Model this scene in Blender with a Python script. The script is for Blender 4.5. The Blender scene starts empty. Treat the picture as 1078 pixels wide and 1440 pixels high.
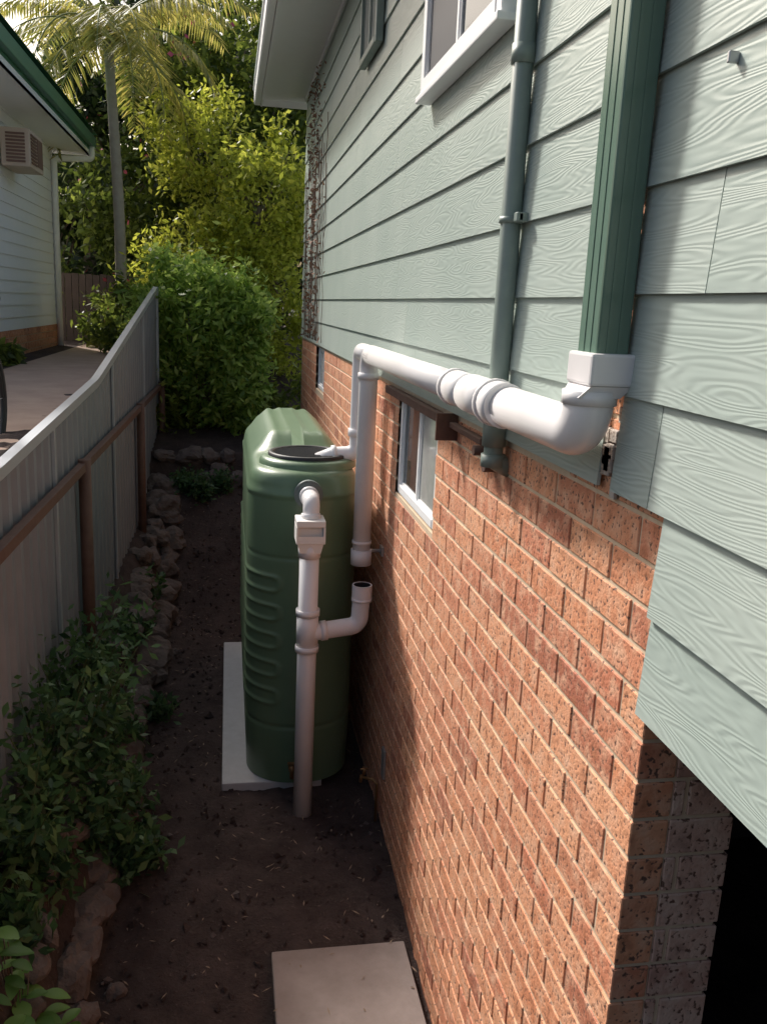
import bpy, numpy as np, random
from math import *
from mathutils import Vector, Matrix
random.seed(7); rng=np.random.default_rng(7)
S=bpy.context.scene
# ------------------------------------------------------------ helpers
def sm(a,b,x):
    t=min(1,max(0,(x-a)/(b-a))); return t*t*(3-2*t)
def lerp(xs,ys,x): return float(np.interp(x,xs,ys))
class MB:
    def __init__(s): s.v=[];s.f=[];s.m=[];s.s=[]
    def add(s,vs,fs,mi=0,smooth=False):
        b=len(s.v); s.v+= [tuple(v) for v in vs]
        for f in fs: s.f.append([b+i for i in f]); s.m.append(mi); s.s.append(smooth)
    def box(s,x0,x1,y0,y1,z0,z1,mi=0,c=0.0):
        if c<=0:
            v=[(x,y,z) for x in(x0,x1) for y in(y0,y1) for z in(z0,z1)]
            f=[(0,1,3,2),(4,6,7,5),(0,4,5,1),(2,3,7,6),(0,2,6,4),(1,5,7,3)]
            s.add(v,f,mi); return
        import bmesh
        bm=bmesh.new(); bmesh.ops.create_cube(bm,size=1)
        for w in bm.verts: w.co=Vector(((x0+x1)/2+w.co.x*(x1-x0),(y0+y1)/2+w.co.y*(y1-y0),(z0+z1)/2+w.co.z*(z1-z0)))
        bmesh.ops.bevel(bm,geom=bm.edges[:],offset=c,segments=1 if c<0.006 else 2,affect='EDGES',profile=.6)
        bm.verts.index_update()
        s.add([w.co[:] for w in bm.verts],[[w.index for w in f.verts] for f in bm.faces],mi); bm.free()
    def tube(s,pts,r,mi=0,n=20,cap=True,inner=None,smooth=True):
        pts=[Vector(p) for p in pts]
        if not hasattr(r,'__len__'): r=[r]*len(pts)
        T=[]
        for i in range(len(pts)):
            a=pts[max(0,i-1)];b=pts[min(len(pts)-1,i+1)]; T.append((b-a).normalized())
        N=T[0].orthogonal().normalized(); vs=[]
        for i,p in enumerate(pts):
            N=(N-T[i]*N.dot(T[i])).normalized(); B=T[i].cross(N)
            for k in range(n):
                a=2*pi*k/n; vs.append(p+(N*cos(a)+B*sin(a))*r[i])
        fs=[]
        for i in range(len(pts)-1):
            for k in range(n):
                fs.append((i*n+k,i*n+(k+1)%n,(i+1)*n+(k+1)%n,(i+1)*n+k))
        s.add(vs,fs,mi,smooth)
        if cap:
            b=len(s.v)-len(vs)
            s.f.append([b+k for k in range(n)][::-1]);s.m.append(mi);s.s.append(False)
            s.f.append([b+(len(pts)-1)*n+k for k in range(n)]);s.m.append(mi);s.s.append(False)
    def obj(s,name,mats,parent=None):
        me=bpy.data.meshes.new(name); me.from_pydata(s.v,[],s.f); me.update()
        for m in mats: me.materials.append(m)
        me.polygons.foreach_set('material_index',s.m); me.polygons.foreach_set('use_smooth',s.s)
        o=bpy.data.objects.new(name,me); S.collection.objects.link(o)
        if parent: o.parent=parent
        return o
def empty(name):
    o=bpy.data.objects.new(name,None); S.collection.objects.link(o); return o
def rpath(pts,rad,n=7):
    pts=[Vector(p) for p in pts]; out=[pts[0]]
    for i in range(1,len(pts)-1):
        a=(pts[i-1]-pts[i]).normalized();b=(pts[i+1]-pts[i]).normalized()
        ang=a.angle(b); t=rad/tan(ang/2); c=pts[i]+(a+b).normalized()*(rad/sin(ang/2))
        s0=pts[i]+a*t-c; s1=pts[i]+b*t-c; 
        for k in range(n+1):
            q=s0.slerp(s1,k/n) if hasattr(s0,'slerp') else s0.lerp(s1,k/n)
            out.append(c+q.normalized()*rad)
    out.append(pts[-1]); return out
# ------------------------------------------------------------ materials
def mat(name,col,rough=.6,metal=0,noise=None,bump=None,spec=.5,coord='Object',stretch=(1,1,1)):
    m=bpy.data.materials.new(name); m.use_nodes=True; nt=m.node_tree; N=nt.nodes; L=nt.links
    b=N['Principled BSDF']; b.inputs['Base Color'].default_value=(*col,1); b.inputs['Roughness'].default_value=rough
    b.inputs['Metallic'].default_value=metal; b.inputs['Specular IOR Level'].default_value=spec
    tc=N.new('ShaderNodeTexCoord'); mp=N.new('ShaderNodeMapping'); mp.inputs['Scale'].default_value=stretch
    L.new(tc.outputs[coord],mp.inputs[0])
    if noise:
        n=N.new('ShaderNodeTexNoise'); n.inputs['Scale'].default_value=noise[0]; n.inputs['Detail'].default_value=4; n.inputs['Roughness'].default_value=.65
        L.new(mp.outputs[0],n.inputs['Vector'])
        r=N.new('ShaderNodeValToRGB'); r.color_ramp.elements[0].position=.5-noise[1]; r.color_ramp.elements[1].position=.5+noise[1]
        r.color_ramp.elements[0].color=(*col,1); r.color_ramp.elements[1].color=(*noise[2],1)
        L.new(n.outputs[0],r.inputs[0]); L.new(r.outputs[0],b.inputs['Base Color'])
    if bump:
        n=N.new('ShaderNodeTexNoise'); n.inputs['Scale'].default_value=bump[0]; n.inputs['Detail'].default_value=4
        L.new(mp.outputs[0],n.inputs['Vector'])
        bp=N.new('ShaderNodeBump'); bp.inputs['Strength'].default_value=bump[1]; bp.inputs['Distance'].default_value=bump[2]
        L.new(n.outputs[0],bp.inputs['Height']); L.new(bp.outputs[0],b.inputs['Normal'])
    return m
def leafmat(name,c1,c2,c3,transl=.45,ns=1.6):
    m=bpy.data.materials.new(name); m.use_nodes=True; nt=m.node_tree;N=nt.nodes;L=nt.links
    for n in list(N): N.remove(n)
    out=N.new('ShaderNodeOutputMaterial'); g=N.new('ShaderNodeNewGeometry')
    r=N.new('ShaderNodeValToRGB'); e=r.color_ramp.elements; e[0].color=(*c1,1); e[1].color=(*c3,1); x=e.new(.5); x.color=(*c2,1)
    L.new(g.outputs['Random Per Island'],r.inputs[0])
    p=N.new('ShaderNodeBsdfPrincipled'); p.inputs['Roughness'].default_value=.45; L.new(r.outputs[0],p.inputs['Base Color'])
    t=N.new('ShaderNodeBsdfTranslucent'); L.new(r.outputs[0],t.inputs[0])
    mx=N.new('ShaderNodeMixShader'); mx.inputs[0].default_value=transl
    L.new(p.outputs[0],mx.inputs[1]); L.new(t.outputs[0],mx.inputs[2]); L.new(mx.outputs[0],out.inputs[0])
    return m
def brickmat(name,cols,spk=(.14,.075,.052),pale=(.74,.43,.28)):
    m=bpy.data.materials.new(name); m.use_nodes=True; nt=m.node_tree;N=nt.nodes;L=nt.links
    b=N['Principled BSDF']; b.inputs['Roughness'].default_value=.75
    g=N.new('ShaderNodeNewGeometry'); r=N.new('ShaderNodeValToRGB'); e=r.color_ramp.elements
    e[0].color=(*cols[0],1);e[1].color=(*cols[-1],1)
    for i,c in enumerate(cols[1:-1]):
        x=e.new((i+1)/(len(cols)-1)); x.color=(*c,1)
    L.new(g.outputs['Random Per Island'],r.inputs[0])
    tc=N.new('ShaderNodeTexCoord')
    def noise(s,d=2):
        n=N.new('ShaderNodeTexNoise'); n.inputs['Scale'].default_value=s; n.inputs['Detail'].default_value=d; L.new(tc.outputs['Object'],n.inputs['Vector']); return n
    def mix(fac,c1,c2,mode='MIX'):
        x=N.new('ShaderNodeMix'); x.data_type='RGBA'; x.blend_type=mode
        L.new(fac,x.inputs[0])
        if hasattr(c1,'links'): L.new(c1,x.inputs[6])
        else: x.inputs[6].default_value=(*c1,1)
        if hasattr(c2,'links'): L.new(c2,x.inputs[7])
        else: x.inputs[7].default_value=(*c2,1)
        return x.outputs[2]
    def ramp(o,a,b2):
        q=N.new('ShaderNodeMapRange'); q.inputs[1].default_value=a; q.inputs[2].default_value=b2; L.new(o,q.inputs[0]); return q.outputs[0]
    n2=noise(70,2); f2=ramp(n2.outputs[0],.58,.66); 
    n3=noise(16,6); f3=ramp(n3.outputs[0],.46,.72); c=mix(f3,r.outputs[0],pale); f4=ramp(n3.outputs[0],.44,.24); c=mix(f4,c,tuple(x*.6 for x in cols[0]))
    c=mix(f2,c,spk)
    L.new(c,b.inputs['Base Color'])
    bp=N.new('ShaderNodeBump'); bp.inputs['Strength'].default_value=.6; bp.inputs['Distance'].default_value=-.006
    L.new(n2.outputs[0],bp.inputs['Height']); L.new(bp.outputs[0],b.inputs['Normal'])
    return m
def cladmat(name,c1,c2):
    m=bpy.data.materials.new(name); m.use_nodes=True; nt=m.node_tree;N=nt.nodes;L=nt.links
    b=N['Principled BSDF']; b.inputs['Roughness'].default_value=.38; b.inputs['Specular IOR Level'].default_value=.5
    tc=N.new('ShaderNodeTexCoord'); mp=N.new('ShaderNodeMapping'); mp.inputs['Scale'].default_value=(1,1.1,11)
    L.new(tc.outputs['Object'],mp.inputs[0])
    g=N.new('ShaderNodeNewGeometry')
    off=N.new('ShaderNodeVectorMath'); off.operation='ADD'; L.new(mp.outputs[0],off.inputs[0])
    cm=N.new('ShaderNodeCombineXYZ'); mu=N.new('ShaderNodeMath'); mu.operation='MULTIPLY'; mu.inputs[1].default_value=60
    L.new(g.outputs['Random Per Island'],mu.inputs[0]); L.new(mu.outputs[0],cm.inputs[1]); L.new(cm.outputs[0],off.inputs[1])
    n=N.new('ShaderNodeTexNoise'); n.inputs['Scale'].default_value=1.3; n.inputs['Detail'].default_value=1.2
    L.new(off.outputs[0],n.inputs['Vector'])
    w=N.new('ShaderNodeMath'); w.operation='MULTIPLY'; w.inputs[1].default_value=120; L.new(n.outputs[0],w.inputs[0])
    sn=N.new('ShaderNodeMath'); sn.operation='SINE'; L.new(w.outputs[0],sn.inputs[0])
    bp=N.new('ShaderNodeBump'); bp.inputs['Strength'].default_value=.15; bp.inputs['Distance'].default_value=.003
    L.new(sn.outputs[0],bp.inputs['Height']); L.new(bp.outputs[0],b.inputs['Normal'])
    n2=N.new('ShaderNodeTexNoise'); n2.inputs['Scale'].default_value=2; n2.inputs['Detail'].default_value=5; L.new(tc.outputs['Object'],n2.inputs['Vector'])
    ad=N.new('ShaderNodeMath'); ad.operation='MULTIPLY_ADD'; ad.inputs[1].default_value=.35; L.new(g.outputs['Random Per Island'],ad.inputs[0]); L.new(n2.outputs[0],ad.inputs[2])
    r=N.new('ShaderNodeValToRGB'); r.color_ramp.elements[0].position=.35; r.color_ramp.elements[1].position=.9
    r.color_ramp.elements[0].color=(*c1,1); r.color_ramp.elements[1].color=(*c2,1); L.new(ad.outputs[0],r.inputs[0]); L.new(r.outputs[0],b.inputs['Base Color'])
    return m
M_brick=brickmat('brick',[(.64,.25,.125),(.71,.32,.175),(.75,.36,.20),(.68,.28,.145),(.73,.34,.19),(.40,.13,.075),(.70,.30,.165),(.56,.20,.11),(.72,.33,.185)])
M_brickd=brickmat('brick_end_shaded',[(.55,.34,.26),(.62,.40,.31),(.46,.25,.19),(.64,.43,.34)],pale=(.66,.48,.38))  # same brick, duller: tone of the shaded end face put into the colour
M_mortar=mat('mortar',(.58,.45,.31),.95,noise=(30,.2,(.68,.54,.39)))
M_clad=cladmat('cladding_paint',(.385,.46,.42),(.465,.53,.485))
M_white=mat('white_paint',(.90,.90,.90),.5,noise=(6,.3,(.86,.86,.86)))
M_pvc=mat('pvc',(.84,.82,.82),.28,noise=(5,.3,(.79,.76,.76)))
M_pvcc=mat('pvc_cream',(.84,.81,.77),.4)
M_greyp=mat('grey_green_pipe',(.25,.31,.275),.42,noise=(12,.3,(.21,.255,.235)))
M_dp=mat('downpipe_green',(.125,.205,.155),.2,noise=(8,.3,(.145,.225,.175)))
M_tank=mat('tank_poly',(.115,.185,.105),.36,noise=(2.2,.25,(.145,.215,.13)),bump=(60,.10,.003))
M_black=mat('black_plastic_and_bore_shade',(.015,.015,.016),.5)
M_rust=mat('rusty_steel',(.095,.045,.032),.7,noise=(14,.25,(.145,.08,.06)),bump=(50,.3,.003))
M_fence=mat('fence_sheet',(.25,.265,.30),.5,noise=(4,.3,(.20,.215,.245)))
M_cap=mat('fence_cap',(.48,.50,.54),.35,metal=.3)
M_conc=mat('concrete',(.56,.57,.58),.9,noise=(12,.3,(.46,.465,.47)),bump=(50,.3,.003))
M_paver=mat('paver',(.37,.31,.285),.9,noise=(5,.25,(.26,.215,.195)),bump=(60,.4,.003))
M_glass=mat('window_glass',(.03,.035,.04),.05)
M_glass_pale=mat('glass_pale_reflection',(.48,.48,.45),.08,noise=(9,.2,(.36,.37,.35)))  # pale grey panes: light reflected by the glass is put into the colour
M_screen=mat('fly_screen',(.04,.04,.05),.6)
M_brass=mat('brass',(.35,.20,.09),.45,metal=.8)
M_bark=mat('bark',(.13,.095,.065),.9,noise=(10,.3,(.22,.17,.13)),bump=(25,.8,.02))
M_rock=mat('rock',(.085,.065,.058),.95,noise=(5,.22,(.18,.145,.13)),bump=(16,.9,.03))
M_roofg=mat('roof_sheet',(.06,.20,.13),.4)
M_ac=mat('ac_beige',(.60,.48,.38),.6); M_acd=mat('ac_grille',(.20,.11,.08),.7)
M_flower=mat('pink_flower',(.60,.10,.16),.6)
M_wood=mat('dark_timber',(.05,.035,.028),.9,noise=(6,.3,(.08,.055,.045)))
M_int=mat('dark_interior',(.07,.055,.048),.9)
M_silv=mat('galvanised',(.5,.5,.5),.4,metal=.7)
M_vine=mat('vine_stem',(.20,.12,.09),.8)
# soil
M_soil=bpy.data.materials.new('soil'); M_soil.use_nodes=True
nt=M_soil.node_tree;N=nt.nodes;L=nt.links;b=N['Principled BSDF'];b.inputs['Roughness'].default_value=.95;b.inputs['Specular IOR Level'].default_value=.2
tc=N.new('ShaderNodeTexCoord'); n1=N.new('ShaderNodeTexNoise');n1.inputs['Scale'].default_value=3;n1.inputs['Detail'].default_value=8;n1.inputs['Roughness'].default_value=.75
n2=N.new('ShaderNodeTexNoise');n2.inputs['Scale'].default_value=35;n2.inputs['Detail'].default_value=5;n2.inputs['Roughness'].default_value=.7
for q in (n1,n2): L.new(tc.outputs['Object'],q.inputs['Vector'])
r=N.new('ShaderNodeValToRGB');e=r.color_ramp.elements;e[0].position=.35;e[1].position=.7;e[0].color=(.050,.036,.033,1);e[1].color=(.112,.082,.074,1)
L.new(n1.outputs[0],r.inputs[0])
r2=N.new('ShaderNodeMapRange');r2.inputs[1].default_value=.62;r2.inputs[2].default_value=.72;L.new(n2.outputs[0],r2.inputs[0])
mx=N.new('ShaderNodeMix');mx.data_type='RGBA';L.new(r2.outputs[0],mx.inputs[0]);L.new(r.outputs[0],mx.inputs[6]);mx.inputs[7].default_value=(.19,.145,.125,1)
L.new(mx.outputs[2],b.inputs['Base Color'])
bp=N.new('ShaderNodeBump');bp.inputs['Strength'].default_value=.9;bp.inputs['Distance'].default_value=.03;L.new(n2.outputs[0],bp.inputs['Height']);L.new(bp.outputs[0],b.inputs['Normal'])

# ------------------------------------------------------------ ground
def fx(y): return -1.125+(y-4.3)*0.0145
def fbase(y): return lerp([2,4.2,6.4,10,12.6],[-2.78,-2.74,-2.7,-2.58,-2.25],y)
def gz(x,y):
    b=-3.3-.12*sm(5,3.2,y)if y<5 else -3.3
    b+= .95*sm(8.8,11.3,y)+.35*sm(11.3,11.6,y)+.2*sm(11.6,13,y)+.9*sm(14,17,y)
    if y<9.5 or x<1: 
        f=max(fbase(y),b)
        b=b+(f-b)*sm(-.62,-1.0,x) if x<-.62 else b
    nz=lerp([2.5,5.2],[-1.4,-.92],y)
    X=fx(min(y,12.6))
    if x<X: b=b+(nz-b)*sm(X-.03,X-.14,x)
    return b
xs=sorted(set(list(np.round(np.arange(-1.4,1.5,.035),3))+list(np.round(np.arange(-8,-1.4,.3),3))+list(np.arange(2,9,1.))+[-300,-120,-50,-25,-14,14,25,60,130,300]))
ys=sorted(set(list(np.round(np.arange(2,8,.05),3))+list(np.round(np.arange(8,14,.1),3))+list(np.arange(14,30,.8))+[-300,-120,-50,-20,-8,-3,0,1,1.6,40,70,120,300]))
mb=MB(); vs=[]
from mathutils import noise as mn
for y in ys:
    for x in xs:
        z=gz(x,y)
        if -1.5<x<1.3 and 2<y<14: z+=.022*mn.noise(Vector((x*7,y*7,0)))+.012*mn.noise(Vector((x*22,y*22,3)))+.02*mn.noise(Vector((x*2,y*2,8)))
        vs.append((x,y,z))
nx=len(xs); fs=[(j*nx+i,j*nx+i+1,(j+1)*nx+i+1,(j+1)*nx+i) for j in range(len(ys)-1) for i in range(nx-1)]
mb.add(vs,fs,0,True); mb.obj('ground',[M_soil])
# clods and litter
mb=MB()
for k in range(2000):
    y=rng.uniform(3,11); x=rng.uniform(-.9,.98)
    if .1<x<.9 and 5.3<y<8: continue
    if .2<x and y<4.0: continue
    z=gz(x,y); r=rng.uniform(.006,.02)*(1.6 if rng.random()<.1 else 1)
    v=[Vector((rng.normal(),rng.normal(),rng.normal()*.6)).normalized()*r for _ in range(6)]
    base=[(1,0,0),(-1,0,0),(0,1,0),(0,-1,0),(0,0,1),(0,0,-1)]
    vv=[Vector(q)*r+w*.5+Vector((x,y,z+r*.2)) for q,w in zip(base,v)]
    mb.add(vv,[(0,2,4),(2,1,4),(1,3,4),(3,0,4),(2,0,5),(1,2,5),(3,1,5),(0,3,5)],0 if rng.random()<.93 else 1)
for k in range(450):
    y=rng.uniform(3,11); x=rng.uniform(-.7,.98)
    if .1<x<.9 and 5.3<y<8: continue
    if .2<x and y<4.0: z=-3.343
    else: z=gz(x,y)+.02
    a=rng.uniform(0,3.14); l=rng.uniform(.008,.03); w=rng.uniform(.002,.006); c,s_=cos(a),sin(a)
    mb.add([(x-c*l,y-s_*l,z),(x+s_*w,y-c*w,z+.004),(x+c*l,y+s_*l,z+rng.uniform(0,.01)),(x-s_*w,y+c*w,z+.004)],[(0,1,2,3)],2)
mb.obj('soil_clods',[M_soil,M_rock,mat('straw_litter',(.30,.22,.155),.9)])
# path next door
mb=MB(); mb.box(-2.6,-1.28,5.3,17.5,-1.0,-.912,0); mb.obj('side_path',[mat('path_dirt',(.52,.37,.28),.9,noise=(3,.25,(.38,.26,.195)),bump=(20,.4,.01))])
# slab + paver
mb=MB(); mb.box(-.03,.66,5.47,8.06,-3.45,-3.245,0,.01); mb.obj('concrete_slab',[M_conc])
mb=MB(); mb.box(.24,.955,2.7,3.95,-3.5,-3.345,0,.008); mb.obj('paving_slab',[M_paver])

# ------------------------------------------------------------ house
H=empty('brick_house')
WY0,WY1=1.79,12.2
wins=[(4.08,5.08,-1.09,-.47),(9.3,10.2,-.95,-.47)]
CH=.108; BL=.285; MO=.012
mb=MB()
for r_ in range(-29,27):
    z0=-.46+r_*CH; z1=z0+CH-MO
    yend=WY1 if r_<0 else 2.4
    y=WY0-(BL/2 if r_%2 else 0)
    while y<yend:
        a=max(y,WY0); c=min(y+BL-MO,yend); y+=BL
        if c-a<.03: continue
        segs=[(a,c)]
        for (w0,w1,wz0,wz1) in wins:
            if z1>wz0 and z0<wz1:
                ns=[]
                for (p,q) in segs:
                    if q<=w0 or p>=w1: ns.append((p,q)); continue
                    if p<w0: ns.append((p,w0))
                    if q>w1: ns.append((w1,q))
                segs=ns
        for p,q in segs:
            if q-p<.02: continue
            j=rng.uniform(-.0012,.0012)
            mb.box(1.0+j,1.1,p,q,z0,z1,0,.003)
mb.obj('brick_side_wall',[M_brick],H)
mb=MB()
for r_ in range(-29,2):
    z0=-.46+r_*CH; z1=z0+CH-MO
    segs=[(1.104,1.28)] if r_%2==0 else [(1.104,1.134),(1.146,1.28)]
    for p,q in segs: mb.box(p,q,WY0-.001,WY0+.1,z0,z1,0,.003)
mb.obj('brick_end_return',[M_brickd],H)
mb=MB()
def wallseg(y0,y1,z0,z1): mb.box(1.0045,1.27,y0,y1,z0,z1)
yl=[WY0+.006,4.08,5.08,9.3,10.2,WY1]
wallseg(yl[0],yl[1],-3.7,2.6);wallseg(yl[2],yl[3],-3.7,2.6);wallseg(yl[4],yl[5],-3.7,2.6)
for (w0,w1,wz0,wz1) in wins: wallseg(w0,w1,-3.7,wz0); wallseg(w0,w1,wz1,2.6)
mb.obj('wall_core',[M_mortar],H)
# cladding boards
mb=MB(); EX=.2475; TH=.010
def board(y0,y1,z0,x0=.988):
    xb=x0-.010; xt=x0+.004; zt=z0+EX+.02
    v=[(xb,y0,z0),(xt,y0,zt),(xt+TH,y0,zt),(xb+TH,y0,z0),(xb,y1,z0),(xt,y1,zt),(xt+TH,y1,zt),(xb+TH,y1,z0)]
    mb.add(v,[(0,1,5,4),(0,4,7,3),(0,3,2,1),(4,5,6,7),(1,2,6,5),(3,7,6,2)])
z=-.44
while z<2.6:
    joints=[2.16]; y=2.16+ (1.5+rng.uniform(0,2.5))
    while y<WY1-.5: joints.append(y); y+=3.6+rng.uniform(-.6,.6)
    joints.append(WY1+.01)
    for a,c in zip(joints[:-1],joints[1:]): board(a,c-.004,z)
    z+=EX
z=-.93; k=0
while z<2.6:
    ye=1.80 if z<-.6 else 2.07+rng.uniform(-.012,.012)
    js=[-4]; 
    y=-4+rng.uniform(1.2,3)
    while y<ye-.3: js.append(y); y+=rng.uniform(1.4,2.6)
    if ye-js[-1]<.2: js.pop()
    jj={0:1.66,2:1.86,4:1.72,1:1.1,3:1.45}.get(k%5)
    js=[q for q in js if q<jj-.6]+[jj] if k%2==0 and z>-.5 else js
    js.append(ye)
    for a,c in zip(js[:-1],js[1:]): board(a,c-.004,z,.984)
    z+=EX;k+=1
mb.obj('cladding',[M_clad],H)
mb=MB()
mb.box(1.006,1.25,-4,WY0-.01,-.90,2.6)
mb.obj('near_wall_core',[M_white],H)
mb=MB()
mb.box(1.29,8,-4,12.19,-.80,2.58)
mb.box(1.02,8,-4,-3.8,-3.6,-.81)
mb.box(7.8,8,-3.79,12.19,-3.6,-.81)
mb.box(1.28,7.79,4.6,4.8,-3.6,-.81)
mb.box(1.28,7.79,12.0,12.19,-3.6,-.81)
mb.obj('house_body',[M_int],H)
mb=MB(); mb.box(1.0,8,12.203,12.215,-3.6,2.6); mb.obj('end_wall',[M_clad],H)
mb=MB(); mb.box(.42,8.5,-4.5,12.55,2.61,2.64); mb.box(.965,.985,-4,12.2,2.55,2.608)
mb.box(.40,.42,-4.5,12.56,2.52,2.80)
mb.box(.42,8.5,12.551,12.57,2.53,2.80)
mb.obj('soffit_fascia',[M_white],H)
mb=MB()
prof=[(.395,2.54),(.33,2.54),(.315,2.56),(.315,2.70),(.30,2.72),(.30,2.74),(.33,2.74),(.33,2.57),(.395,2.57)]
v=[(x,-4.5,z) for x,z in prof]+[(x,12.6,z) for x,z in prof]; n=len(prof)
mb.add(v,[(i,i+1,n+i+1,n+i) for i in range(n-1)]); mb.add([(x,12.6,z) for x,z in prof[:6]+[(.395,2.74)]]+[(.395,12.6,2.54)],[(0,1,2,3,4,5,6,7)])
mb.obj('gutter',[M_white],H)
mb=MB(); v=[(.3,-4.6,2.80),(.3,12.65,2.80),(4.5,12.65,4.3),(4.5,-4.6,4.3),(8.7,-4.6,2.80),(8.7,12.65,2.80)]
mb.add(v,[(0,1,2,3),(3,2,5,4),(0,3,4),(1,5,2),(0,4,5,1)]); mb.obj('roof',[M_roofg],H)
# windows
def window(name,y0,y1,z0,z1,xf,mats,fr=.045,mull=(.5,),depth=.05,sill=False):
    mb=MB()
    mb.box(xf,xf+depth,y0,y0+fr,z0,z1,0,.004);mb.box(xf,xf+depth,y1-fr,y1,z0,z1,0,.004)
    mb.box(xf-.004,xf+depth,y0+fr,y1-fr,z0,z0+fr,0,.004);mb.box(xf,xf+depth,y0+fr,y1-fr,z1-fr,z1,0,.004)
    e=[y0+fr]
    for q in mull:
        yy=y0+(y1-y0)*q; mb.box(xf+.008,xf+depth-.004,yy-.018,yy+.018,z0+fr,z1-fr,0,.003); e+= [yy-.018,yy+.018]
    e.append(y1-fr)
    for i in range(0,len(e),2):
        mi=1 if (i//2)%2==0 else 2
        mb.box(xf+.022,xf+.03,e[i],e[i+1],z0+fr,z1-fr,mi)
        a,c=e[i],e[i+1]; q=.014
        mb.box(xf+.014,xf+.036,a,a+q,z0+fr,z1-fr,0); mb.box(xf+.014,xf+.036,c-q,c,z0+fr,z1-fr,0)
        mb.box(xf+.014,xf+.036,a+q,c-q,z0+fr,z0+fr+q,0); mb.box(xf+.014,xf+.036,a+q,c-q,z1-fr-q,z1-fr,0)
    if sill: mb.box(xf-.02,xf+depth,y0-.02,y1+.02,z0-.03,z0-.001,0,.006)
    return mb.obj(name,mats,H)
window('upper_window',3.22,4.56,1.02,2.35,.925,[M_white,M_glass,M_screen],fr=.07,depth=.06,sill=True)
window('vent_window',6.1,6.85,1.68,2.5,.925,[M_greyp,M_glass_pale,M_glass_pale],fr=.05)
window('lower_window',4.09,5.07,-1.08,-.475,1.015,[M_white,M_glass_pale,M_glass],fr=.05,mull=(.5,))
window('far_window',9.31,10.19,-.94,-.475,1.03,[M_white,M_glass,M_glass_pale],fr=.04)
mb=MB()
mb.box(1.07,1.26,4.08,5.08,-1.09,-.47); mb.box(1.09,1.26,9.3,10.2,-.95,-.47)
mb.obj('window_reveal_backing',[M_int],H)
mb=MB()
mb.box(.945,.985,3.72,5.25,-.505,-.46,0,.004)
mb.box(.90,.999,3.70,3.715,-.56,-.44,0)
mb.box(.955,.985,3.2,3.69,-.50,-.475,0,.003)
mb.tube([(.93,3.2,-.52),(1.0,3.2,-.52)],.02,0,10); mb.tube([(.95,3.12,-.56),(1.0,3.12,-.56)],.03,0,10)
mb.obj('steel_angle_beam',[M_rust],H)
mb=MB()
for i in range(46):
    zz=-.46+ i*.068+rng.uniform(-.01,.01); w=rng.uniform(.015,.05)
    mb.box(.990,1.0,2.072,2.072+w,zz,zz+rng.uniform(.03,.07),0)
for i in range(9):
    zz=-.45+rng.uniform(0,.2); yy=2.07+rng.uniform(0,.09); mb.box(.985,1.0,yy,yy+rng.uniform(.02,.05),zz,zz+rng.uniform(.02,.06),0,.003)
mb.obj('mortar_strip',[mat('render_patch',(.55,.5,.45),.95,noise=(25,.2,(.4,.33,.28)),bump=(60,.8,.01))],H)
mb=MB()
for (y,z) in [(1.72,.50),(2.55,-.28),(3.0,-.3)]:
    mb.box(.962,.985,y,y+.010,z,z+.022,0,.002)
mb.obj('clips',[M_silv],H)

# ------------------------------------------------------------ pipes
P=empty('metal_downpipe')
mb=MB(); mb.box(.885,.970,2.035,2.155,-.12,2.60,0,.006)
for yy in (2.075,2.115): mb.box(.883,.887,yy-.004,yy+.004,-.115,2.59,0)
for xx in (.913,.942): mb.box(xx-.004,xx+.004,2.033,2.037,-.115,2.59,0)
mb.obj('rectangular_pipe',[M_dp],P)
mb=MB(); mb.box(.877,.985,2.028,2.162,1.05,1.075,0,.002); mb.obj('strap',[M_dp],P)
P=empty('grey_drain_pipe')
mb=MB(); gx=.948;gy=3.0
mb.tube(rpath([(gx,gy,2.58),(gx,gy,-.52),(1.03,gy-.0,-.56)],.035),.035,0,18); 
mb.tube([(gx,gy,.80),(gx,gy,.86)],.040,0,18);mb.tube([(gx,gy,-.36),(gx,gy,-.47)],.044,0,18); mb.tube([(gx,gy,-.5),(gx,gy,-.545)],.044,0,18)
mb.tube([(gx,gy,.30),(gx,gy,.32)],.041,0,18); mb.box(.94,.985,gy-.09,gy-.05,.30,.33,0,.003); mb.box(.95,.96,gy-.09,gy,.305,.325,0)
mb.obj('pipe',[M_greyp],P)
R=.058; px=.858; pz=-.285
P=empty('white_pvc_pipe')
mb=MB()
def col(a,b,r=R+.009,mi=0): mb.tube([a,b],r,mi,24)
yc=2.09
mb.tube(rpath([(px+.045,yc,-.19),(px+.04,yc,pz-.01),(px,2.8,pz)],.07,10),.064,0,24)
mb.tube([(px,2.75,pz),(px,5.30,pz+.0)],R,0,24)
col((px,2.62,pz),(px,2.72,pz),.072); mb.tube([(px,2.72,pz),(px,3.02,pz)],.069,0,24); col((px,3.02,pz),(px,3.24,pz),.066); col((px,3.24,pz),(px,3.27,pz),.072); col((px,2.72,pz),(px,2.74,pz),.078)
mb.tube([(px+.045,yc,-.215),(px+.045,yc,-.18)],.07,0,24)
mb.tube(rpath([(px,5.1,pz),(px,5.38,pz),(px,5.38,-1.64)],.09,8),R,0,24)
mb.tube(rpath([(px,5.15,pz),(px,5.74,pz),(px,5.74,-.97),(.70,5.76,-.985),(.60,5.78,-1.03)],.07,8),R-.004,0,24)
col((px,5.38,-.40),(px,5.38,-.44)); col((px,5.38,-1.54),(px,5.38,-1.64),R+.01); col((px,5.38,-1.48),(px,5.38,-1.50),R+.006)
col((px,5.74,-.80),(px,5.74,-.85),R+.008); col((.72,5.76,-.983),(.69,5.76,-.987),R+.008)
mb.obj('pipe',[M_pvc],P)
mb=MB(); mb.box(.868,.985,2.015,2.172,-.165,-.085,0,.008)
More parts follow.
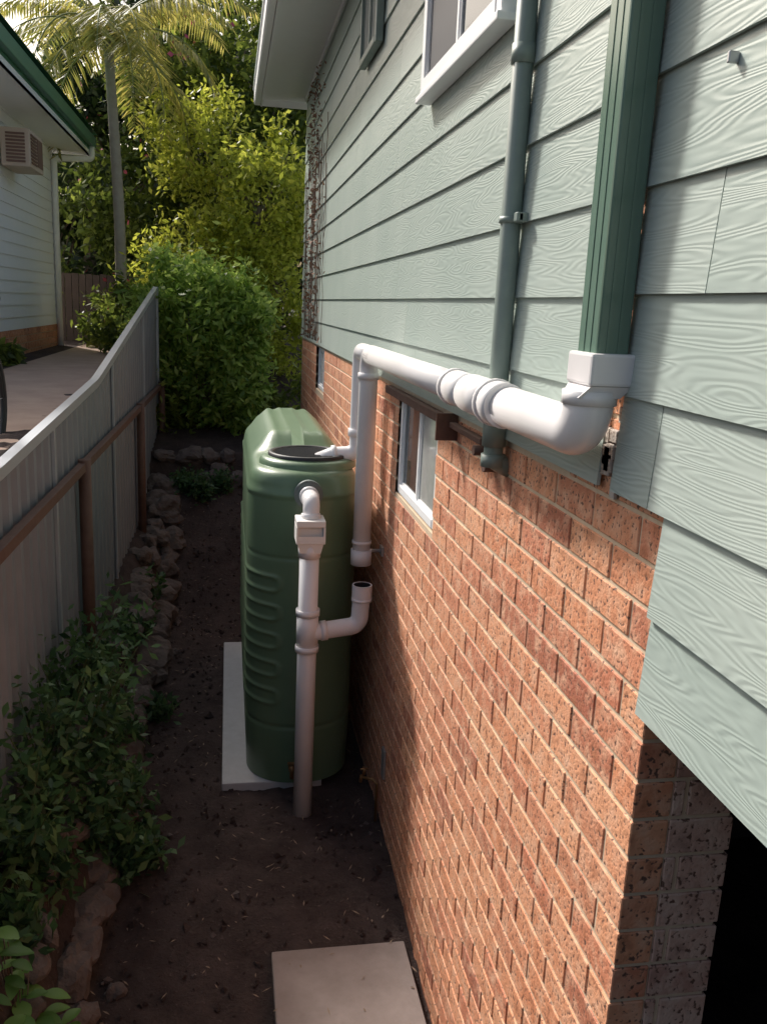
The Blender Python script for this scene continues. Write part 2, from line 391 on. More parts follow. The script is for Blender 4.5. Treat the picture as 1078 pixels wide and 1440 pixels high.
v=[(.875,2.02,-.165),(.985,2.02,-.165),(.985,2.165,-.165),(.875,2.165,-.165)]
t=[(.85,2.035,-.195),(.96,2.035,-.195),(.96,2.145,-.195),(.85,2.145,-.195)]
mb.add(v+t,[(0,1,5,4),(1,2,6,5),(2,3,7,6),(3,0,4,7),(4,5,6,7)])
mb.obj('adaptor',[M_pvc],P)
mb=MB(); 
mb.tube([(.86,5.38,-1.55),(.99,5.38,-1.55)],.012,0,8); mb.box(.985,1.0,5.34,5.42,-1.58,-1.52,0)
mb.obj('bracket',[M_silv],P)
P=empty('white_pvc_pipe.001')
sx,sy=.497,5.14
mb=MB()
mb.tube([(sx,sy,-3.34),(sx,sy,-1.42)],.061,0,24)
mb.tube([(sx,sy,-2.12),(sx,sy,-1.88)],.069,0,24);mb.tube([(sx,sy,-1.90),(sx,sy,-1.86)],.075,0,24);mb.tube([(sx,sy,-2.14),(sx,sy,-2.10)],.075,0,24)
mb.tube([(sx,sy,-1.52),(sx,sy,-1.44)],.069,0,24)
br=rpath([(sx,sy,-2.02),(.83,5.17,-1.985),(.84,5.17,-1.74)],.07,8)
mb.tube(br,.056,0,24,cap=False)
mb.tube([(.84,5.17,-1.80),(.84,5.17,-1.715)],.064,0,24,cap=False); mb.tube([(.84,5.17,-1.715),(.84,5.17,-1.80)],.054,1,24,cap=False)  # bore of the white pipe coloured black to stand for the shade inside
mb.tube([(.84,5.17,-1.82),(.84,5.17,-1.80)],.066,0,24); mb.tube([(.58,5.15,-2.012),(.62,5.153,-2.008)],.064,0,24)
n=24;a=[(.84+.064*cos(2*pi*k/n),5.17+.064*sin(2*pi*k/n),-1.714) for k in range(n)];c=[(.84+.054*cos(2*pi*k/n),5.17+.054*sin(2*pi*k/n),-1.714) for k in range(n)]
mb.add(a+c,[(k,(k+1)%n,n+(k+1)%n,n+k) for k in range(n)])
mb.obj('standpipe',[M_pvc,M_black],P)
mb=MB()
mb.tube(rpath([(sx+.01,5.46,-1.185),(sx+.01,5.19,-1.185),(sx+.005,5.16,-1.30)],.05,8),.052,0,24)
mb.tube([(sx+.01,5.40,-1.185),(sx+.01,5.33,-1.185)],.062,0,24)
mb.tube([(sx+.005,5.165,-1.25),(sx+.005,5.16,-1.29)],.060,0,24)
mb.obj('inlet_elbow',[M_pvc],P)
mb=MB(); bx0,bx1,by0,by1=sx-.088,sx+.088,sy-.08,sy+.1; bz0=.07
mb.box(bx0,bx1,by0,by1,-1.385+bz0,-1.345+bz0,0,.006)
mb.box(bx0,bx0+.012,by0,by1,-1.475+bz0,-1.385+bz0,0);mb.box(bx1-.012,bx1,by0,by1,-1.475+bz0,-1.385+bz0,0);mb.box(bx0+.012,bx1-.012,by1-.012,by1,-1.475+bz0,-1.385+bz0,0)
mb.box(bx0,bx1,by0,by1,-1.49+bz0,-1.475+bz0,0,.003); mb.box(bx0+.012,bx1-.012,by0,by0+.008,-1.475+bz0,-1.44+bz0,0)
v=[(bx0+.01,by0+.01,-1.49+bz0),(bx1-.01,by0+.01,-1.49+bz0),(bx1-.01,by1-.01,-1.49+bz0),(bx0+.01,by1-.01,-1.49+bz0)];q=.064
t=[(sx-q,sy-q,-1.55+bz0),(sx+q,sy-q,-1.55+bz0),(sx+q,sy+q,-1.55+bz0),(sx-q,sy+q,-1.55+bz0)]
mb.add(v+t,[(0,1,5,4),(1,2,6,5),(2,3,7,6),(3,0,4,7),(4,5,6,7)])
mb.box(bx0+.014,bx1-.014,by0+.02,by0+.024,-1.47+bz0,-1.39+bz0,1)
mb.obj('leaf_filter_box',[M_pvcc,mat('filter_mesh',(.68,.67,.64),.5)],P)

# ------------------------------------------------------------ tank
T=empty('rain_water_tank')
X0,X1,Y0,Y1=.13,.868,5.42,7.95; RR=.33
def outline(d):
    r=RR-d; pts=[]; cs=[(X1-RR,Y0+RR,-pi/2,0),(X1-RR,Y1-RR,0,pi/2),(X0+RR,Y1-RR,pi/2,pi),(X0+RR,Y0+RR,pi,1.5*pi)]
    for i,(cx,cy,a0,a1) in enumerate(cs):
        for k in range(25):
            a=a0+(a1-a0)*k/24; pts.append((cx+r*cos(a),cy+r*sin(a)))
        if i in (0,2):
            nxt=cs[(i+1)%4]; p=pts[-1]; e=(nxt[0]+r*cos(nxt[2]),nxt[1]+r*sin(nxt[2]))
            for k in range(1,40): pts.append((p[0]+(e[0]-p[0])*k/40,p[1]+(e[1]-p[1])*k/40))
    return pts
base=outline(0); NP=len(base)
arc=[0]
for i in range(1,NP): arc.append(arc[-1]+hypot(base[i][0]-base[i-1][0],base[i][1]-base[i-1][1]))
iend=arc[-7]
vs=[]
zs=list(np.arange(-3.24,-1.235,.01))
def ovald(s,z,zc,s0,s1,h):
    cx=min(max(s,s0+h),s1-h); return abs(hypot(s-cx,z-zc)-h)
for z in zs:
    ring=outline(0)
    for i,(x,y) in enumerate(ring):
        j=(i+1)%NP; k=i-1; tx,ty=ring[j][0]-ring[k][0],ring[j][1]-ring[k][1]; l=hypot(tx,ty) or 1; nx_,ny_=ty/l,-tx/l
        d=0; s=arc[i]
        for zc in (-1.80,-2.0,-2.20,-2.40,-2.60):
            q=ovald(s,z,zc,arc[88],iend,.05); d+=.016*exp(-(q/.011)**2)
        d+= -.006*exp(-((z+1.62)/.012)**2)-.008*exp(-((z+2.82)/.015)**2)
        d+= -.012*sm(-2.9,-3.24,z)
        vs.append((x+nx_*d,y+ny_*d,z))
prof=[(.0,-1.225),(-.006,-1.215),(-.006,-1.195),(.004,-1.18),(.01,-1.14),(.02,-1.10),(.04,-1.07),(.07,-1.055),(.11,-1.05),(.15,-1.045),(.19,-1.045),(.23,-1.045),(.27,-1.045),(.30,-1.045),(.325,-1.045)]
for d,z in prof:
    for (x,y) in outline(d):
        hump=sm(6.12,6.4,y)*sm(.03,.2,d)*.13
        rib=sm(6.2,6.5,y)*sm(.02,.06,d)*.008*cos((x-.13)*2*pi/.105) if d>.02 else 0
        vs.append((x,y,z+hump+rib))
NL=len(zs)+len(prof)
fs=[(l*NP+i,l*NP+(i+1)%NP,(l+1)*NP+(i+1)%NP,(l+1)*NP+i) for l in range(NL-1) for i in range(NP)]
mb=MB(); mb.add(vs,fs,0,True); mb.add(vs[-NP:],[list(range(NP))],0,True)
def ring(mb,cx,cy,prof,mi,n=48):
    v=[(cx+r*cos(2*pi*k/n),cy+r*sin(2*pi*k/n),z) for r,z in prof for k in range(n)]
    mb.add(v,[(l*n+k,l*n+(k+1)%n,(l+1)*n+(k+1)%n,(l+1)*n+k) for l in range(len(prof)-1) for k in range(n)],mi,True)
lz=-.045
ring(mb,.535,5.84,[(.33,-1.015+lz),(.325,-.985+lz),(.31,-.965+lz),(.27,-.955+lz),(.255,-.958+lz)],0)
mb.obj('body',[M_tank],T)
mb=MB(); ring(mb,.535,5.84,[(.27,-.956+lz),(.268,-.935+lz),(.25,-.93+lz),(.235,-.935+lz),(.23,-.955+lz)],0)
n=48; mb.add([(.535+.235*cos(2*pi*k/n),5.84+.235*sin(2*pi*k/n),-.952+lz) for k in range(n)],[list(range(n))],0)
for i in range(-6,7):
    o=i*.034; h=sqrt(max(0,.23**2-o*o)); mb.box(.535+o-.003,.535+o+.003,5.84-h,5.84+h,-.950+lz,-.943+lz,1); mb.box(.535-h,.535+h,5.84+o-.003,5.84+o+.003,-.9425+lz,-.938+lz,1)
mb.obj('strainer_lid',[M_black,mat('lid_mesh',(.06,.06,.065),.4)],T)
mb=MB(); fz=-1.185
mb.tube([(sx+.01,5.44,fz),(sx+.01,5.395,fz)],.092,0,32); mb.tube([(sx+.01,5.40,fz),(sx+.01,5.385,fz)],.078,0,32)
for k in range(8):
    a=2*pi*k/8; mb.tube([(sx+.01+.083*cos(a),5.40,fz+.083*sin(a)),(sx+.01+.083*cos(a),5.388,fz+.083*sin(a))],.007,0,6)
mb.obj('inlet_flange',[mat('grey_flange',(.16,.19,.18),.5)],T)
mb=MB(); mb.tube([(.44,5.45,-3.10),(.44,5.36,-3.10)],.022,0,12); mb.tube([(.44,5.37,-3.07),(.44,5.37,-3.17)],.014,0,10); mb.box(.41,.47,5.355,5.375,-3.06,-3.05,0)
mb.obj('outlet_tap',[M_brass],T)
P=empty('garden_tap'); mb=MB()
mb.tube(rpath([(.965,5.0,-3.45),(.965,5.0,-3.02),(.94,5.02,-3.0),(.87,5.06,-3.0)],.012),.010,0,10)
mb.tube([(.885,5.05,-2.98),(.885,5.05,-2.94)],.010,0,8); mb.tube([(.86,5.05,-2.94),(.91,5.05,-2.94)],.007,0,8); mb.tube([(.885,5.025,-2.94),(.885,5.075,-2.94)],.007,0,8); mb.tube([(.872,5.06,-2.99),(.866,5.065,-3.04)],.011,0,10)
mb.obj('tap_body',[M_brass],P)
mb=MB(); mb.box(.985,1.0,4.92,5.0,-2.95,-2.75,0,.003); mb.obj('wall_plate',[M_silv],P)

# ------------------------------------------------------------ fence
F=empty('metal_fence')
def ftop(y): return lerp([0,4.4,7.4,12.6],[-1.0,-.85,-.68,.12],y)
mb=MB(); vs=[]; y=0; k=0; pat=[0,0,.026,.026]; stepy=[.085,.024,.06,.024]
while y<12.6:
    x=fx(y)+pat[k%4]; vs+= [(x,y,fbase(y)-.2),(x,y,ftop(y))]; y+=stepy[k%4]; k+=1
n=len(vs)//2; mb.add(vs,[(2*i,2*i+2,2*i+3,2*i+1) for i in range(n-1)])
mb.obj('corrugated_sheet',[M_fence],F)
mb=MB()
def strip(mb,ya,yb,dx0,dx1,z0,z1,zf,mi=0,n=20):
    vs=[]
    for i in range(n+1):
        y=ya+(yb-ya)*i/n; x=fx(y); t=zf(y)
        vs+=[(x+dx0,y,t+z0),(x+dx1,y,t+z0),(x+dx1,y,t+z1),(x+dx0,y,t+z1)]
    fs=[(4*i+a,4*i+(a+1)%4,4*i+4+(a+1)%4,4*i+4+a) for i in range(n) for a in range(4)]+[(0,1,2,3),(4*n,4*n+3,4*n+2,4*n+1)]
    mb.add(vs,fs,mi)
strip(mb,0,12.6,-.015,.045,-.05,.012,ftop,n=60); mb.box(fx(12.6)-.02,fx(12.6)+.05,12.6,12.65,-2.5,.13)
for yy in (5.6,8.2,10.8): mb.box(fx(yy)+.027,fx(yy)+.044,yy,yy+.05,fbase(yy)-.2,ftop(yy)-.05)
mb.obj('cap_rail',[M_cap],F)
mb=MB()
strip(mb,0,12.6,.055,.105,-.03,.03,lambda y:-1.2,n=10)
for yy in (2.8,6.35,9.9,12.5):
    mb.tube([(fx(yy)+.09,yy,fbase(yy)-.3),(fx(yy)+.09,yy,-1.15)],.045,0,14)
mb.obj('post_and_rail',[M_rust],F)

# ------------------------------------------------------------ neighbour house
Hn=empty('white_house'); NY=10.2
mb=MB(); z=-.55
while z<2.35:
    v=[(-2.985,NY,z),(-3.0,NY,z+.17),(-3.0,16.5,z+.17),(-2.985,16.5,z),(-3.02,NY,z),(-3.02,16.5,z)]
    mb.add(v,[(0,3,2,1),(0,4,5,3)])
    for yy,s in ((16.5,1),(NY,-1)):
        v=[(-9,yy+.015*s,z),(-9,yy,z+.17),(-3.0,yy,z+.17),(-3.0,yy+.015*s,z)]; mb.add(v,[(0,1,2,3)])
    z+=.17
mb.box(-3.01,-2.975,16.44,16.52,-.56,2.35)
mb.obj('weatherboards',[M_white],Hn)
mb=MB(); mb.box(-9,-3.01,NY+.01,16.49,-1.3,2.35); mb.obj('core',[M_int],Hn)
mb=MB()
for r_ in range(5):
    y=NY-(.14 if r_%2 else 0); z0=-1.08+r_*CH
    while y<16.5: mb.box(-2.99,-3.05,y,min(y+BL-MO,16.5),z0,z0+CH-MO,0); y+=BL
mb.obj('brick_base',[M_brick],Hn)
mb=MB(); mb.box(-3.008,-3.0,NY,16.49,-1.3,-.55); mb.obj('base_mortar',[M_mortar],Hn)
mb=MB(); mb.box(-9,-2.42,NY-.5,17.0,2.36,2.38); mb.obj('eave_soffit',[M_white],Hn)
mb=MB(); mb.box(-2.45,-2.42,NY-.6,17.05,2.45,2.72,0,.005); mb.box(-2.42,-2.33,NY-.6,17.08,2.50,2.68,0,.01); mb.box(-9,-2.45,17.0,17.05,2.38,2.72)
mb.obj('green_fascia',[M_roofg],Hn)
mb=MB(); mb.box(-2.45,-2.42,NY-.6,17.04,2.36,2.448); mb.obj('fascia_lower',[M_white],Hn)
mb=MB(); ra,rb=NY-.65,17.1
mb.add([(-2.3,ra,2.73),(-2.3,rb,2.73),(-6,rb,3.8),(-6,ra,3.8),(-9.7,rb,2.73),(-9.7,ra,2.73)],[(0,1,2,3),(3,2,4,5),(1,4,2),(0,3,5)]); mb.obj('roof_next',[M_roofg],Hn)
mb=MB(); mb.tube(rpath([(-2.38,16.9,2.55),(-2.38,16.9,2.30),(-2.93,16.42,2.20),(-2.93,16.42,-.92)],.06),.05,0,12); mb.obj('drain_pipe',[M_white],Hn)
A=empty('air_conditioner'); mb=MB()
mb.box(-2.97,-2.6,12.9,13.75,1.60,2.08,0,.015); mb.obj('case',[M_ac],A)
mb=MB()
for i in range(9): mb.box(-2.597,-2.585,12.95,13.3,1.65+i*.043,1.675+i*.043,0); 
mb.box(-2.598,-2.59,13.36,13.68,1.66,2.02,0)
for i in range(9): mb.box(-2.90,-2.66,12.885,12.897,1.65+i*.043,1.675+i*.043,0)
mb.obj('grille',[M_acd],A)
# bicycle next door
B=empty('bicycle'); mb=MB()
bx,byy=-1.45,5.15; bz=-1.05
def circ(cx,cy,cz,r,n=28): return [(cx,cy+r*cos(2*pi*k/n),cz+r*sin(2*pi*k/n)) for k in range(n+1)]
for cy in (byy-.55,byy+.55):
    mb.tube(circ(bx,cy,bz+.36,.34),.022,0,8,cap=False); mb.tube(circ(bx,cy,bz+.36,.315),.009,0,6,cap=False)
    for k in range(12):
        a=2*pi*k/12; mb.tube([(bx,cy,bz+.36),(bx,cy+.31*cos(a),bz+.36+.31*sin(a))],.002,1,4)
f0=(bx,byy-.55,bz+.36);f1=(bx,byy-.1,bz+.33);f2=(bx,byy-.2,bz+.85);f3=(bx,byy+.35,bz+.88);f4=(bx,byy+.55,bz+.36)
for a_,b_ in ((f0,f1),(f0,f2),(f1,f2),(f2,f3),(f1,f3),(f3,f4),((f3),(bx,byy+.32,bz+1.0)),((bx-.25,byy+.3,bz+1.0),(bx+.15,byy+.3,bz+1.0)),(f2,(bx,byy-.23,bz+.95))): mb.tube([a_,b_],.016,2,8)
mb.box(bx-.06,bx+.06,byy-.36,byy-.12,bz+.94,bz+.98,0,.01)
mb.obj('frame_and_wheels',[M_black,M_silv,mat('bike_paint',(.05,.05,.06),.4)],B)

# ------------------------------------------------------------ vegetation
def leafobj(name,P,size,mats,aspect=.45,up=.35,parent=None):
    n=len(P); d=rng.normal(size=(n,3)); d[:,2]-=up; d/=np.linalg.norm(d,axis=1)[:,None]
    q=rng.normal(size=(n,3)); 
    sd=np.cross(d,q); sd/=np.linalg.norm(sd,axis=1)[:,None]+1e-9
    s=size*rng.uniform(.6,1.35,n)[:,None]
    a=P; m=P+d*s*.5; t=P+d*s
    V=np.stack([a,m+sd*s*aspect*.5,t,m-sd*s*aspect*.5],1).reshape(-1,3)
    Fc=np.arange(n*4).reshape(n,4)
    me=bpy.data.meshes.new(name)
    nv=n*4
    me.vertices.add(nv); me.vertices.foreach_set('co',V.ravel())
    me.loops.add(nv); me.loops.foreach_set('vertex_index',Fc.ravel())
    me.polygons.add(n); me.polygons.foreach_set('loop_start',np.arange(n)*4); me.polygons.foreach_set('loop_total',np.full(n,4))
    for mm in mats: me.materials.append(mm)
    me.update(calc_edges=True); me.validate()
    o=bpy.data.objects.new(name,me); S.collection.objects.link(o)
    if parent: o.parent=parent
    return o
def blob(c,r,n,clumps=40,cr=.28,shell=.6):
    c=np.array(c);r=np.array(r)
    u=rng.normal(size=(clumps,3)); u/=np.linalg.norm(u,axis=1)[:,None]
    rad=rng.uniform(shell,1.05,clumps)[:,None]; C=c+u*rad*r
    k=rng.integers(0,clumps,n); w=rng.normal(size=(n,3))*cr*r*rng.uniform(.5,1.3,clumps)[k][:,None]*.6
    return C[k]+w
def tree(name,base,h,blobs,lm,leaf,tr=.12,aspect=.45):
    E=empty(name); mb=MB(); base=Vector(base)
    top=base+Vector((rng.uniform(-.3,.3),rng.uniform(-.3,.3),h))
    pts=[base.lerp(top,t)+Vector((.12*sin(t*5+base.x),.1*cos(t*4+base.y),0)) for t in np.linspace(0,1,8)]
    mb.tube(pts,[tr*(1-.6*t) for t in np.linspace(0,1,8)],0,10)
    for (c,r,n,*_) in blobs:
        s=pts[rng.integers(3,8)]; e=Vector(c); mid=s.lerp(e,.5)+Vector((0,0,-.15))
        mb.tube([s,mid,e],[tr*.45,tr*.3,tr*.12],0,7)
        for q in range(4):
            e2=e+Vector((rng.uniform(-1,1)*r[0],rng.uniform(-1,1)*r[1],rng.uniform(-.2,1)*r[2]))*.8
            mb.tube([mid,mid.lerp(e2,.5)+Vector((0,0,.1)),e2],[tr*.22,tr*.14,tr*.05],0,5)
    mb.obj('trunk_and_limbs',[M_bark],E)
    P=np.concatenate([blob(*b_) for b_ in blobs])
    leafobj('crown',P,leaf,[lm],aspect=aspect,parent=E)
    return E
L_dark=leafmat('leaf_dark',(.02,.035,.012),(.05,.08,.02),(.12,.16,.04))
L_mid=leafmat('leaf_mid',(.06,.09,.016),(.15,.20,.035),(.30,.35,.06),.55)
L_yel=leafmat('leaf_yellow',(.22,.26,.03),(.50,.54,.07),(.72,.70,.12),.55)
L_shr=leafmat('leaf_shrub',(.14,.25,.045),(.38,.52,.10),(.60,.72,.20),.6)
L_weed=leafmat('leaf_weed',(.035,.08,.035),(.08,.16,.06),(.14,.26,.09),.4)
P=np.concatenate([blob((-.52,13.1,-.55),(.92,.9,1.10),9500,75,.28,.5),blob((-.05,12.8,-1.20),(.62,.6,.78),5500,45,.3,.5),blob((-.7,13.3,.05),(.7,.7,.55),3500,30,.3,.5),blob((.08,12.8,-.45),(.5,.5,.7),3500,28,.3)])
E=empty('garden_shrub'); leafobj('foliage',P,.125,[L_shr],aspect=.40,parent=E)
mb=MB()
for k in range(12):
    a=rng.uniform(0,6.28); mb.tube([(-.3+.1*cos(a),13.1,-2.1),(-.35+.35*cos(a),13.2+.3*sin(a),-1.2),(-.45+.6*cos(a),13.3+.5*sin(a),rng.uniform(-.5,.2))],[.025,.015,.006],0,6)
mb.obj('stems',[M_bark],E)
tree('pittosporum_tree',(.5,16,-1.6),3.2,[((.55,15.6,1.6),(1.0,1,1.2),6000,55,.26),((-.4,16,.5),(1.2,1,1.0),5000,50,.26),((.9,15.3,.0),(.8,.8,1.1),4500,40,.28),((-.5,16.6,2.6),(.9,.9,.9),3500,35,.28)],L_yel,.12,.09)
tree('garden_tree',(-1.2,19,-1),5,[((-.7,19,3.8),(1.5,1.2,1.3),5500,50,.26),((-1.6,19,1.8),(1.6,1.2,1.2),5500,50,.26),((.3,19,4.8),(1.3,1.2,1.3),4500,45,.26),((1.2,18,3.2),(1.0,1,1.4),4000,40,.26)],L_mid,.17,.14)
tree('dark_tree',(-3,21,-1),6,[((-3.2,21,2.6),(1.7,1.2,1.6),5000,50,.26),((-2.4,21,4.8),(1.3,1.2,1.2),3500,40,.26),((-3.6,21,.4),(1.8,1.2,1.3),4000,50,.26)],L_dark,.22,.16)
tree('dark_tree.001',(.5,22,-1),6,[((.2,22,3.0),(1.8,1.2,2.0),5000,50,.26),((1.2,22,5.5),(1.8,1.2,1.6),5000,50,.26),((-.6,22,.6),(2.0,1.2,1.4),4500,50,.26),((-1.4,22.5,5.6),(1.3,1,1.2),3200,35,.26)],L_dark,.22,.18)
P=np.concatenate([blob((-8+k*1.6,27+rng.uniform(-1,1),1.5),(1.6,1,3.2 if k<3 else 4.6),2000,50,.3,.3) for k in range(9)])
leafobj('distant_tree_mass',P,.36,[L_dark],aspect=.5)
P=np.concatenate([blob((-1.9,16.5,-.5),(.8,.8,.6),2200,30,.3),blob((.9,13.5,-1.6),(.5,.6,.6),2000,25,.3),blob((-1.0,12.9,-1.7),(.5,.4,.45),2000,25,.3),blob((-3.6,18.5,-.2),(.8,.6,1.2),2500,30,.3),blob((-1.5,14.5,-.6),(.5,.6,.7),2000,25,.3),blob((-2.75,11.6,-.82),(.15,.6,.16),600,20,.3)])
leafobj('understory_plants',P,.13,[L_mid],aspect=.4)
P=np.concatenate([blob((-2.3,18,2.6),(.9,.5,1.2),22,14,.4),blob((-.9,18,5.0),(1.0,.5,.6),45,20,.4),blob((-2.2,16,.1),(.5,.4,.5),10,6,.4)])
leafobj('bougainvillea_flowers',P,.11,[M_flower],aspect=.8)
# palm
E=empty('palm_tree'); mb=MB(); pb=Vector((-1.80,15.5,-1.3)); pt=Vector((-1.85,15.5,3.9))
zz=np.linspace(0,1,60); mb.tube([pb.lerp(pt,t)+Vector((.05*sin(t*4),0,0)) for t in zz],[.10-.03*t+.006*(i%2) for i,t in enumerate(zz)],0,12)
mb.obj('trunk',[mat('palm_bark',(.30,.25,.20),.9,noise=(8,.3,(.42,.37,.31)),bump=(20,.5,.01))],E)
LP=[]; mb=MB()
for k in range(24):
    a=2*pi*k/24+rng.uniform(-.2,.2); el=rng.uniform(0,1.3); Ln=rng.uniform(2.0,2.9)
    pos=pt.copy(); dirh=Vector((cos(a),sin(a),0)); ang=el; pts=[pos.copy()]; 
    for i in range(16):
        ang-= (.10+.04*rng.random()); pos=pos+(dirh*cos(ang)+Vector((0,0,sin(ang))))*Ln/16; pts.append(pos.copy())
    mb.tube(pts,[.02*(1-i/17)+.003 for i in range(17)],0,5)
    for i in range(2,17):
        for w in (-1,1):
            for qq in range(3):
                p=pts[i-1].lerp(pts[i],qq/3); side=Vector((-sin(a),cos(a),0))*w
                d=(side*.7+dirh*.35+Vector((0,0,-.55+rng.uniform(-.25,.3)))).normalized(); l=.42*sin(pi*(i/17)**.8)+.12
                LP.append((p,d,l))
mb.obj('frond_ribs',[mat('frond_rib',(.25,.26,.08),.6)],E)
mb=MB()
for p,d,l in LP:
    sd=d.cross(Vector((rng.normal()*.3,rng.normal()*.3,1))).normalized()*.018; e=p+d*l+Vector((0,0,-.12*l))
    m_=p+d*l*.5; mb.add([p,m_+sd,e,m_-sd],[(0,1,2,3)])
mb.obj('fronds',[leafmat('leaf_palm',(.20,.22,.05),(.42,.38,.09),(.62,.52,.16),.5)],E)
mb=MB()
for k in range(60):
    x=-7+k*.13; mb.box(x,x+.12,18.0,18.03,-1.2,.35+.02*rng.random(),0)
mb.box(-7,.8,18.035,18.08,-.7,-.6); mb.box(-7,.8,18.035,18.08,0,.1)
mb.obj('timber_fence',[M_wood])
# dried vine on the wall
mb=MB()
for k in range(22):
    y=rng.uniform(9.3,11.6); z=-.4; pts=[]
    while z<rng.uniform(1.2,2.6):
        pts.append((.968,y,z)); y+=rng.normal()*.06; z+=.12
    if len(pts)>2: mb.tube(pts,.004,0,4)
V_=empty('dried_vine'); mb.obj('stems',[M_vine],V_)
P=np.stack([rng.uniform(.93,.97,700),np.clip(rng.normal(10.6,.45,700),9.2,12),rng.uniform(-.4,2.5,700)],1)
leafobj('dry_leaves',P,.05,[mat('dry_leaf',(.26,.14,.09),.8)],aspect=.5,parent=V_)
# rocks
import bmesh
mb=MB()
def rock(c,r):
    bm=bmesh.new(); bmesh.ops.create_icosphere(bm,subdivisions=3,radius=1); o=Vector(rng.uniform(-50,50,3)); sc=Vector((r*rng.uniform(.8,1.2),r*rng.uniform(.9,1.5),r*rng.uniform(.6,.95)))
    for v in bm.verts:
        k=1+.5*mn.noise(v.co*1.1+o)+.18*mn.noise(v.co*3+o); q=v.co*k; v.co=Vector((q.x*sc.x,q.y*sc.y,q.z*sc.z))+Vector(c)
    bm.verts.index_update(); mb.add([v.co[:] for v in bm.verts],[[v.index for v in f.verts] for f in bm.faces],0,False); bm.free()
y=3.2
while y<11.2:
    kk=.62 if y<4.6 else 1
    r=rng.uniform(.12,.20)*kk; x=-.70+rng.uniform(-.05,.04); rock((x,y,gz(x,y)+r*.1),r)
    if rng.random()<.75: r2=rng.uniform(.10,.16)*kk; rock((x-.16,y+.10,gz(x-.16,y)+.04),r2)
    if rng.random()<.25: r2=rng.uniform(.03,.06); rock((x+.2,y+.05,gz(x+.2,y)+.0),r2)
    y+=r*1.85
x=-.9
while x<.6:
    r=rng.uniform(.12,.2); rock((x,11.3+rng.uniform(-.1,.1),-2.33+rng.uniform(-.05,.1)),r); x+=r*1.4
for x in (-.8,-.5,-.25,0): rock((x,11.55,-2.02),rng.uniform(.1,.16))
mb.obj('rock_border',[M_rock])
# weeds on the bed
E=empty('weed_plants'); mb=MB(); LPs=[]
def weed(x,y,h,nst=7,spread=.35):
    z0=gz(x,y)
    for s in range(nst):
        a=rng.uniform(0,6.28); l=h*rng.uniform(.6,1.1); pts=[]
        for i in range(9):
            t=i/8; pts.append(Vector((x+cos(a)*spread*t**1.5*l,y+sin(a)*spread*t**1.5*l,z0+l*(t-.25*t*t*spread))))
        mb.tube(pts,[.007*(1-.7*i/8) for i in range(9)],0,5)
        for i in range(2,9):
            for q in range(11): LPs.append(pts[i]+Vector(rng.normal(size=3))*.055)
for (x,y,h,n) in [(-.86,4.9,.95,8),(-.92,4.3,.85,8),(-.75,4.6,.65,8),(-.98,5.3,.95,7),(-.8,5.4,.6,6),(-.7,5.0,.5,7),(-.62,4.6,.35,6),(-.95,3.9,.6,7),(-.85,4.05,.35,6),(-.9,6.0,.5,6),(-.72,5.9,.3,5),(-.85,7.0,.3,5),(-.8,8.6,.25,5),(-.3,10.8,.3,6),(-.55,11.0,.3,6),(-.5,4.75,.22,6),(-.62,5.3,.3,5),(-.55,6.6,.12,4),(-.8,7.8,.2,4),(-.1,11.0,.25,5),(-.9,3.55,.3,6)]: weed(x,y,h,n)
mb.obj('stems',[mat('weed_stem',(.09,.12,.04),.6)],E)
leafobj('leaves',np.array([p[:] for p in LPs]),.08,[L_weed],aspect=.42,up=.1,parent=E)
E=empty('broadleaf_plant'); mb=MB()
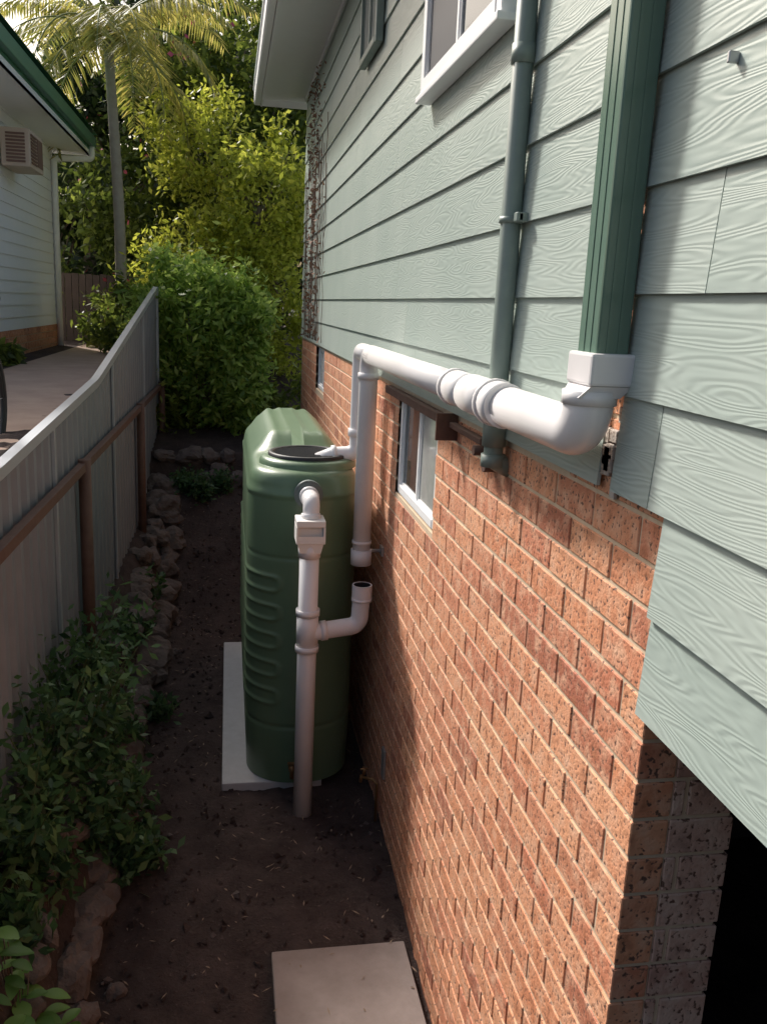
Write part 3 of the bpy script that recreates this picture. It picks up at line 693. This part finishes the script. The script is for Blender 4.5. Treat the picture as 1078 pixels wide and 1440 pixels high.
for k in range(70):
    x=-.80+rng.uniform(-.28,.34); y=3.22+rng.uniform(-.14,.16); z=gz(x,y)+.16+rng.uniform(-.05,.12); a=rng.uniform(0,6.28); l=rng.uniform(.08,.15); w=l*.28
    d=Vector((cos(a),sin(a),rng.uniform(-.2,.4))).normalized(); sd=d.cross(Vector((0,0,1))).normalized(); up=Vector((0,0,1)); p=Vector((x,y,z)); vv=[]
    for i in range(7):
        t=i/6; c=p+d*l*t+up*(-.25*l*t*t); ww=w*sin(pi*min(1,t*.93+.05))**.8
        vv+=[c-sd*ww+up*ww*.25,c,c+sd*ww+up*ww*.25]
    mb.add(vv,[(3*i+j,3*i+j+1,3*i+j+4,3*i+j+3) for i in range(6) for j in(0,1)],0,True)
    mb.tube([(x*.6-.85*.4,y*.6+3.25*.4,gz(x,y)),p],.003,1,4)
mb.obj('leaves',[leafmat('leaf_broad',(.06,.15,.03),(.14,.29,.06),(.24,.42,.11),.35),M_bark],E)

# ------------------------------------------------------------ light
el=radians(41); az_xy=Vector((-.50,.866)).normalized()
sd=Vector((az_xy.x*cos(el),az_xy.y*cos(el),sin(el)))
su=bpy.data.lights.new('sun','SUN'); su.energy=5; su.angle=radians(6); su.color=(1,.96,.90)
so=bpy.data.objects.new('sun',su); S.collection.objects.link(so); so.rotation_euler=sd.to_track_quat('Z','Y').to_euler()
W=bpy.data.worlds.new("World"); S.world=W; W.use_nodes=True; nt=W.node_tree
sk=nt.nodes.new('ShaderNodeTexSky'); sk.sky_type='NISHITA'; sk.sun_disc=False; sk.sun_elevation=el; sk.sun_rotation=atan2(sd.x,sd.y)
sk.air_density=1.3; sk.dust_density=6; sk.ozone_density=1.5
nt.links.new(sk.outputs[0],nt.nodes['Background'].inputs[0]); nt.nodes['Background'].inputs[1].default_value=.15
# ------------------------------------------------------------ camera
yaw,pit,rol,f=radians(10.457),radians(13.266),radians(2.735),1218.5
Fw=Vector((sin(yaw)*cos(pit),cos(yaw)*cos(pit),-sin(pit))); Rt=Fw.cross(Vector((0,0,1))).normalized(); Up=Rt.cross(Fw)
R2=Rt*cos(rol)+Up*sin(rol); U2=-Rt*sin(rol)+Up*cos(rol)
cd=bpy.data.cameras.new('camera'); cd.sensor_fit='VERTICAL'; cd.sensor_height=24; cd.lens=24*f/1440; cd.clip_start=.05; cd.clip_end=2000
co=bpy.data.objects.new('camera',cd); S.collection.objects.link(co)
co.matrix_world=Matrix(((R2.x,U2.x,-Fw.x,0),(R2.y,U2.y,-Fw.y,0),(R2.z,U2.z,-Fw.z,0),(0,0,0,1)))
S.camera=co
S.view_settings.view_transform='Standard'; S.view_settings.look='None'; S.view_settings.exposure=0
